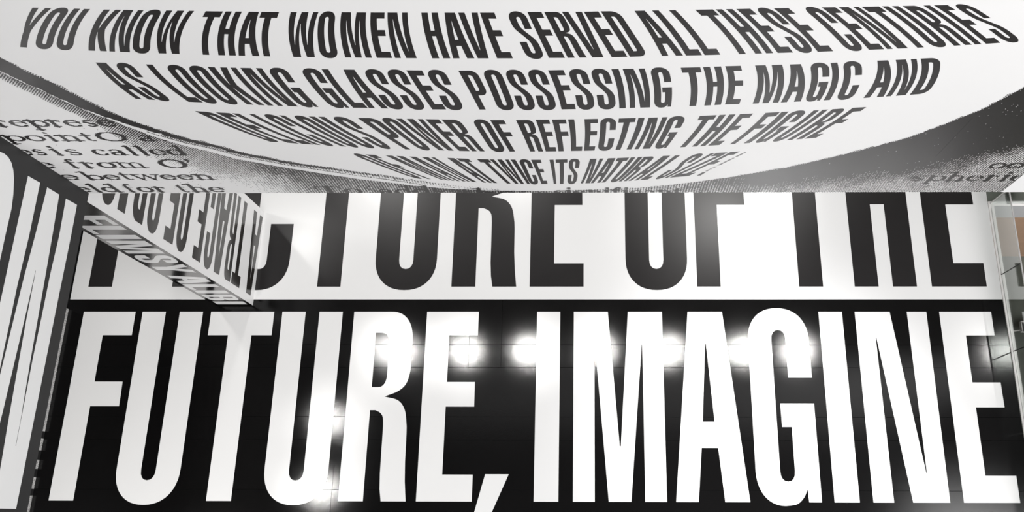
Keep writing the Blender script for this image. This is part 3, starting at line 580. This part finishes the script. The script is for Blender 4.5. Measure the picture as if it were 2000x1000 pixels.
    hatch_r = .5 + .30 * np.cos(2 * np.pi * (X + Z) / .044) + .20 * np.cos(2 * np.pi * (X - Z) / .05)
    kl = np.clip((-4.6 - XC) / .8, 0, 1); kr = np.clip((X - 2.5) / 1.0, 0, 1)
    thr = dots * (1 - kl) * (1 - kr) + hatch * kl + hatch_r * kr
    cellx = (X / P).astype(int); cellz = ((Z + .35 * X) / P).astype(int)
    hsh = np.abs(np.sin(cellx * 12.9898 + cellz * 78.233) * 43758.5453) % 1.0
    thr = thr * .9 + (hsh - .5) * np.where(XC < -5.6, .05, .16) + .05
    ink = (tone > thr) & ~inside & (tone > .02)
    rim = inside & (D < .05 * n2) & (np.abs(X) > 2.4)
    ink |= rim & (thr < .55)
    ink &= (X < 7.03) & (X > XL)
    o = runs_mesh(name, ink, x0, z0, dx, dz, YW - .0015, 'wall_ink', wall_back)
    o['kind'] = 'stuff'; o['label'] = 'halftone dots of the enlarged lens picture'
halftone(XL, 7.03, ZB + .002, 13.4, .0105, .0155, 'halftone_dots')

# enlarged serif book type, one mesh per letter, with the ragged edges of the screen
T, t_ = .29, .115
def ell(cx, cy, rx, ry, a0, a1, n=28):
    return [(cx + rx * math.cos(math.radians(a0 + (a1 - a0) * i / n)), cy + ry * math.sin(math.radians(a0 + (a1 - a0) * i / n))) for i in range(n + 1)]
def ring(cx, cy, rx, ry, a0=0, a1=360, thick=T, thin=t_):
    P = ell(cx, cy, rx, ry, a0, a1); out = []
    for a, b_ in zip(P[:-1], P[1:]):
        c = abs(((a[0] + b_[0]) / 2 - cx) / rx)
        out.append(([a, b_], thin + (thick - thin) * c ** 1.5))
    return out
def st(x, y0, y1, w_=T): return [([(x, y0), (x, y1)], w_)]
def sf(x, y=.05, h=.21): return [([(x - h, y), (x + h, y)], t_)]
def flag(x, y): return [([(x - .28, y - .07), (x, y)], t_ * 1.4)]
SERIF = {   # (strokes, relative advance)
 'i': (st(.5, 0, 1) + sf(.5) + flag(.5, 1) + [([(.46, 1.42), (.52, 1.42)], .26)], .62),
 'l': (st(.5, 0, 1.55) + sf(.5) + flag(.5, 1.55), .62),
 'o': (ring(.5, .5, .38, .45), 1.0), 'O': (ring(.5, .76, .41, .72, 0, 360, .36), 1.5),
 'e': (ring(.5, .5, .37, .45, 10, 320) + [([(.2, .56), (.86, .56)], t_)], .95),
 'c': (ring(.5, .5, .37, .45, 45, 320) + [([(.74, .80), (.77, .80)], .22)], .92),
 'a': (st(.68, .1, .72) + ring(.42, .27, .28, .22) + [(ell(.42, .70, .27, .24, 0, 160), t_ * 1.5), ([(.68, .12), (.92, .06)], t_)], 1.0),
 'd': (st(.76, 0, 1.55) + ring(.42, .48, .33, .43) + flag(.76, 1.55) + [([(.76, .05), (1.0, .05)], t_)], 1.1),
 'b': (st(.24, 0, 1.55) + ring(.58, .48, .33, .43) + flag(.24, 1.55), 1.1),
 'p': (st(.24, -.5, 1) + ring(.60, .5, .33, .43) + flag(.24, 1) + sf(.24, -.46), 1.1),
 'g': (ring(.45, .62, .28, .33) + ring(.45, -.12, .36, .24), 1.0),
 'n': (st(.24, 0, 1) + st(.76, 0, .68) + [(ell(.5, .66, .26, .28, 0, 170), t_ * 1.5)] + sf(.24) + sf(.76) + flag(.24, 1), 1.12),
 'h': (st(.24, 0, 1.55) + st(.76, 0, .68) + [(ell(.5, .66, .26, .28, 0, 170), t_ * 1.5)] + sf(.24) + sf(.76) + flag(.24, 1.55), 1.12),
 'm': (st(.17, 0, 1, .2) + st(.5, 0, .68, .2) + st(.83, 0, .68, .2) + [(ell(.335, .66, .165, .28, 0, 170), t_ * 1.3), (ell(.665, .66, .165, .28, 0, 170), t_ * 1.3)] + sf(.17, .05, .15) + sf(.5, .05, .15) + sf(.83, .05, .15) + flag(.17, 1), 1.6),
 'u': (st(.24, .3, 1) + st(.76, 0, 1) + [(ell(.5, .34, .26, .28, 180, 350), t_ * 1.5)] + flag(.24, 1) + flag(.76, 1), 1.12),
 'r': (st(.34, 0, 1) + [(ell(.60, .62, .26, .30, 60, 175), t_ * 1.5), ([(.76, .84), (.80, .84)], .22)] + sf(.34) + flag(.34, 1), .86),
 's': ([(ell(.5, .72, .27, .23, 30, 200), t_ * 1.5), ([(.26, .66), (.74, .36)], T * .9), (ell(.5, .27, .27, .22, 20, -150), t_ * 1.5)], .85),
 't': (st(.42, .2, 1.3, .24) + [([(.12, 1), (.80, 1)], t_), (ell(.62, .22, .2, .17, 180, 320), t_ * 1.3)], .72),
 'f': (st(.40, 0, 1.25, .25) + [([(.10, 1), (.80, 1)], t_), (ell(.62, 1.25, .22, .26, 180, 50), t_ * 1.5), ([(.76, 1.42), (.80, 1.42)], .2)] + sf(.4), .75),
 'w': ([([(.06, 1), (.30, 0)], .24), ([(.30, 0), (.5, .95)], t_), ([(.5, 1), (.72, 0)], .24), ([(.72, 0), (.95, 1)], t_), ([(0, .98), (.3, .98)], t_), ([(.76, .98), (1.04, .98)], t_)], 1.5),
 'T': (st(.5, 0, 1.5) + [([(.05, 1.46), (.95, 1.46)], t_ * 1.3), ([(.06, 1.46), (.04, 1.1)], t_), ([(.94, 1.46), (.96, 1.1)], t_)] + sf(.5), 1.35),
 "'": ([([(.55, 1.5), (.60, 1.35)], .34), ([(.6, 1.3), (.35, 1.0)], .14)], .5),
 '.': ([([(.45, .12), (.6, .10)], .26)], .6),
}
def serif_word(s, xl, xr, zb, zt):
    adv = [SERIF[c][1] for c in s]; tot = sum(adv); xh = zt - zb; x = xl
    for c, a in zip(s, adv):
        w_ = (xr - xl) * a / tot
        dx, dz = .0105, .0125
        z0 = max(zb - .6 * xh, ZB + .003); x0 = max(x - .12 * w_, XL); x1 = min(x + w_ * 1.12, 7.03)
        xs = np.arange(x0, x1, dx); zs = np.arange(z0, zb + 1.75 * xh, dz)
        if len(zs) > 1 and len(xs) > 1 and zb + 1.0 * xh > ZB:
            X, Z = np.meshgrid(xs, zs)
            # dot-screen raggedness: rows shift a little
            X = X + (np.sin(Z / .046 * 2 * np.pi) * .008)
            U = (X - x) / w_; V = (Z - zb) / xh
            asp = w_ / xh
            mask = np.zeros(X.shape, bool)
            for P, th in SERIF[c][0]:
                for p, q in zip(P[:-1], P[1:]):
                    e0, e1 = (q[0] - p[0]) * asp, q[1] - p[1]
                    l2 = e0 * e0 + e1 * e1 + 1e-9
                    tt = np.clip(((U - p[0]) * asp * e0 + (V - p[1]) * e1) / l2, 0, 1)
                    ddx = (U - p[0]) * asp - tt * e0; ddy = V - p[1] - tt * e1
                    mask |= (ddx * ddx + ddy * ddy) < (th / 2) ** 2
            runs_mesh('book_letter', mask, x0, z0, dx, dz, YW - .002, 'wall_ink', wall_back)
        x += w_
for row in [('represe', -8.501, -6.759, 10.919, 11.135), ('point', -8.712, -7.309, 10.427, 10.628), ('O', -7.294, -6.842, 10.419, 10.621), ('a.', -6.704, -6.268, 10.416, 10.617), ('es', -8.838, -8.36, 9.905, 10.128), ('is', -8.312, -7.803, 9.902, 10.125), ('called', -7.659, -6.203, 9.899, 10.122), ('e', -8.817, -8.545, 9.393, 9.622), ('from', -8.347, -7.075, 9.391, 9.62), ('O', -6.853, -6.407, 9.384, 9.613), ("'", -6.399, -6.308, 9.382, 9.611), ('e', -8.768, -8.435, 8.888, 9.111), ('between', -8.366, -6.206, 8.886, 9.109), ('eld', -8.836, -8.046, 8.322, 8.562), ('for', -7.975, -7.239, 8.318, 8.558), ('the', -7.08, -6.256, 8.314, 8.555), ('To', -4.712, -3.913, 8.231, 8.461), ('adds', -3.652, -2.498, 8.202, 8.445), ('the', -2.265, -1.282, 8.084, 8.331), ('significant', -0.655, 1.567, 8.127, 8.372), ('amount', 2.381, 4.7, 8.015, 8.238), ('spheric', 5.248, 7.159, 8.775, 9.015), ('oo', 6.306, 6.868, 9.311, 9.52)]:
    serif_word(*row)

# vertical seam in the right shoulder of the print
box('print_seam', (5.327, 5.331, YW - .003, YW, 9.75, 11.15), 'wall_ink', wall_back)

# ------------------------------------------------------------------ left wall letters
for pts in [[(5.079, 10.539), (5.09, 10.451), (5.075, 10.352), (5.022, 10.264), (4.935, 10.193), (4.824, 10.14), (4.584, 10.078), (4.365, 10.05), (3.943, 10.054), (3.611, 10.05), (3.045, 10.047), (2.107, 10.068), (1.383, 10.143), (1.138, 10.501), (1.282, 11.0), (2.549, 11.325), (4.09, 11.368), (4.804, 11.103), (5.01, 10.797)], [(4.979, 9.85), (4.985, 9.55), (4.111, 9.543), (3.287, 9.567), (2.061, 9.557), (1.541, 9.546), (1.529, 9.52), (1.961, 9.524), (2.83, 9.486), (3.478, 9.457), (4.157, 9.404), (4.981, 9.362), (4.982, 9.039), (4.29, 9.001), (3.513, 8.965), (2.954, 8.942), (2.232, 8.913), (1.379, 8.861), (0.995, 8.857), (0.996, 8.845), (1.381, 8.849), (2.32, 8.865), (2.973, 8.856), (3.679, 8.857), (4.346, 8.829), (4.982, 8.85), (4.99, 8.535), (4.445, 8.529), (3.044, 8.54), (1.571, 8.544), (0.088, 8.55), (0.091, 9.063), (0.629, 9.091), (1.5, 9.141), (2.894, 9.204), (3.639, 9.218), (3.636, 9.229), (2.885, 9.246), (1.482, 9.299), (1.302, 9.31), (0.089, 9.358), (0.091, 9.852), (2.963, 9.851), (4.01, 9.851)]]:
    poly_letter([tuple(p) for p in pts], lambda u, v: (XL, u, v), (1, 0, 0), 'left_white', wall_left)

# ------------------------------------------------------------------ pillar under the corner of the two walls
PX0, PX1, PY0, PY1 = -9.945, -8.96, 5.30, 7.93
pil = tag(empty('pillar', ((PX0 + PX1) / 2, (PY0 + PY1) / 2, 0)), 'square white pillar with black and silver lettering under the corner of the hanging walls', 'pillar')
off = Vector(pil.location)
def local(o):
    o.parent = pil; o.matrix_parent_inverse = Matrix.Translation(-off); return o
local(box('shaft', (PX0, PX1, PY0 + .004, PY1, 0, 8.75), 'pillar_white'))
local(box('front_panel', (PX0, PX1 - .004, PY0, PY0 + .004, 0, 8.75), 'pillar_black'))
for ch, za, zb in (('F', 7.12, 6.60), ('L', 6.53, 6.03), ('I', 5.97, 5.72), ('M', 5.59, 4.72), ('S', 4.58, 4.0), ('Y', 3.91, 3.22), ('A', 2.97, 2.24), ('L', 2.18, 1.66), ('I', 1.59, 1.30), ('B', 1.17, .57), ('I', .44, .15)):
    # reads downwards, tops of the letters to the right
    o = letter(ch, (lambda za, zb: lambda u, v: (-9.845 + .79 * v, PY0, za + (zb - za) * u))(za, zb), (0, -1, 0), 'pillar_white', None)
    local(o)
for ch, za, zb in (('A', .09, .71), ('T', 1.01, 1.54), ('R', 1.60, 2.03), ('A', 2.10, 2.72), ('C', 2.72, 3.18), ('E', 3.31, 3.72), ('O', 4.08, 4.55), ('F', 4.66, 5.07), ('O', 5.36, 5.83), ('D', 5.96, 6.40), ('I', 6.63, 6.90), ('O', 7.05, 7.50)):
    # reads upwards, tops of the letters towards the atrium
    o = letter(ch, (lambda za, zb: lambda u, v: (PX1, 7.745 - 2.235 * v, za + (zb - za) * u))(za, zb), (1, 0, 0), 'pillar_ink', None)
    local(o)

# ------------------------------------------------------------------ glass balustrade round the opening
bal = tag(empty('glass_balustrade', (10.9, 4.0, 0)), 'clear glass balustrade with pinkish white base rail at the right floor edge', 'balustrade')
boff = Vector(bal.location)
def bl(o):
    o.parent = bal; o.matrix_parent_inverse = Matrix.Translation(-boff); return o
YB = 8.15
bl(bevel(new_obj('base_rail', *boxes([(10.845, 10.99, -12, YB + .06, 0, .03)]), 'rail'), .006))
bl(box('groove', (10.896, 10.904, -12, YB, .03, .032), 'dark'))
bl(bevel(new_obj('base_rail', *boxes([(10.99, 19, YB - .07, YB + .06, 0, .03)]), 'rail'), .006))
bl(box('groove', (10.99, 19, YB - .004, YB + .004, .03, .032), 'dark'))
edges = [8.13, 6.13, 4.08, 2.03, -.02, -2.07, -4.12, -6.17, -8.22, -10.27, -12]
for a, b_ in zip(edges[:-1], edges[1:]):
    bl(box('glass_panel', (10.892, 10.908, b_ + .012, a - .012, .033, 1.10), 'glass'))
for a in edges[1:-1]:
    bl(box('joint', (10.889, 10.911, a - .009, a + .009, .033, 1.10), 'dark'))
bl(box('corner_post', (10.887, 10.913, 8.137, 8.163, .033, 1.10), 'steel'))
x = 10.925
while x < 18:
    bl(box('glass_panel', (x, x + 2.0, YB - .008, YB + .008, .033, 1.10), 'glass')); x += 2.02
bl(box('top_rail', (10.886, 10.914, -12, YB + .014, 1.10, 1.13), 'steel'))
bl(box('top_rail', (10.914, 19, YB - .014, YB + .014, 1.10, 1.13), 'steel'))

# small dark tilted panel with a cable on the floor below
sp = tag(empty('tilted_panel', (13.50, 5.73, -5.0)), 'small dark tilted panel with a thin cable below the glass balustrade', 'panel')
def sl(o): o.parent = sp; return o
pn = sl(bevel(box('panel', (-.02, .75, -.14, .14, -.02, .02), 'dark'), .01)); pn.location = (.1, 0, .35); pn.rotation_euler = (math.radians(18), 0, 0)
sl(bevel(new_obj('frame', *boxes([(.07, .87, .14, .17, .37, .42), (.06, .09, -.15, .16, .28, .42), (.07, .87, -.17, -.14, .27, .31)]), 'rail'), .005))
sl(tube('cable', (-.45, -.12, .02), (.08, -.1, .32), .02, 'rail'))
sl(tube('leg', (.3, .05, 0), (.3, .05, .36), .025, 'steel')); sl(tube('leg', (.7, .05, 0), (.7, .05, .36), .025, 'steel'))

# ------------------------------------------------------------------ track spotlights under the soffit, seen as reflections in the floor
def lathe(prof, n=20):
    V, F = [], []
    for r, z in prof:
        for i in range(n):
            a = 2 * math.pi * i / n; V.append((r * math.cos(a), r * math.sin(a), z))
    for k in range(len(prof) - 1):
        for i in range(n):
            j = (i + 1) % n; F.append((k * n + i, k * n + j, (k + 1) * n + j, (k + 1) * n + i))
    return V, F
ZL = 8.02
def spot(fx, fy, power, what, size=.10, aim=(0, 0), cone=20):
    k = 1 + ZL / H
    x, y = fx * k, fy * k
    r = tag(empty('track_spotlight', (x, y, ZL)), what, 'spotlight', 'track spotlights under the soffit')
    V, F = lathe([(.12, .02), (.135, .02), (.135, .30), (.05, .36), (.02, .36)])
    new_obj('housing', V, F, 'lamp_body', r)
    tube('stem', (0, 0, .34), (0, 0, 8.75 - ZL), .02, 'lamp_body', r)
    box('track_adapter', (-.05, .05, -.02, .02, 8.71 - ZL, 8.75 - ZL), 'lamp_body', r)
    d = bpy.data.lights.new('spot_bulb', 'SPOT'); d.energy = power; d.shadow_soft_size = size
    d.spot_size = math.radians(cone); d.spot_blend = 1.0; d.color = (1, .985, .96)
    o = bpy.data.objects.new('spot_bulb', d); C.objects.link(o); o.parent = r; o.location = (0, 0, 0)
    o.rotation_euler = Vector((aim[0] - x, aim[1] - y, -ZL)).to_track_quat('-Z', 'Y').to_euler() if aim != (0, 0) else Vector((fx - x, fy - y, -ZL)).to_track_quat('-Z', 'Y').to_euler()
P0 = 680
names = ['the counter of the letter R of FUTURE', 'the right side of the letter R of FUTURE', 'the letter E of FUTURE', 'the gap before IMAGINE', 'the left half of the letter M', 'the gap between M and A', 'the left side of the letter G', 'the right side of the letter G']
for (fx, fy), nm in zip(((-5.30, 4.12), (-4.86, 4.06), (-3.25, 4.09), (-1.62, 4.09), (.22, 4.10), (2.02, 4.10), (3.95, 4.10), (5.35, 4.10)), names):
    spot(fx, fy, P0 * (.6 if ' R ' in nm else 1), 'white track spotlight whose glare shows in ' + nm)
spot(10.72, 4.10, P0 * .8, 'white track spotlight whose glare shows beside the glass balustrade')
spot(-6.62, 2.32, P0 * .6, 'white track spotlight whose glare shows halfway down the second U of FUTURE')
spot(-6.68, .62, P0 * .75, 'white track spotlight whose glare shows at the foot of the second U of FUTURE')
spot(-7.75, 7.11, P0 * .3, 'white track spotlight whose glare shows beside the C of PICTURE')
spot(3.55, 7.75, P0 * 1.5, 'white track spotlight whose wide glare shows on the F of OF', .22, cone=44)
# wide warm lamps over the left passage
for i, (fx, fy, pw) in enumerate(((-9.2, -1.2, 900), (-9.2, -3.6, 600), (-9.5, 6.7, 560))):
    spot(fx, fy, pw, ('white wide lamp over the left passage nearest the foot of the F', 'white wide lamp over the left passage furthest from the lettered pillar', 'white wide lamp over the passage behind the lettered pillar')[i], .45, cone=140)
for fx, what in ((-5.6, 'left'), (-1.9, 'inner left'), (1.9, 'inner right'), (5.6, 'right')):  # added fill lamps, out of view, lifting the white band behind the wall
    spot(fx, 8.95, 760 if fx < -4 else 320, 'added white fill lamp hidden deep in the passage behind the lens wall, ' + what + ' of four', .45, cone=140)
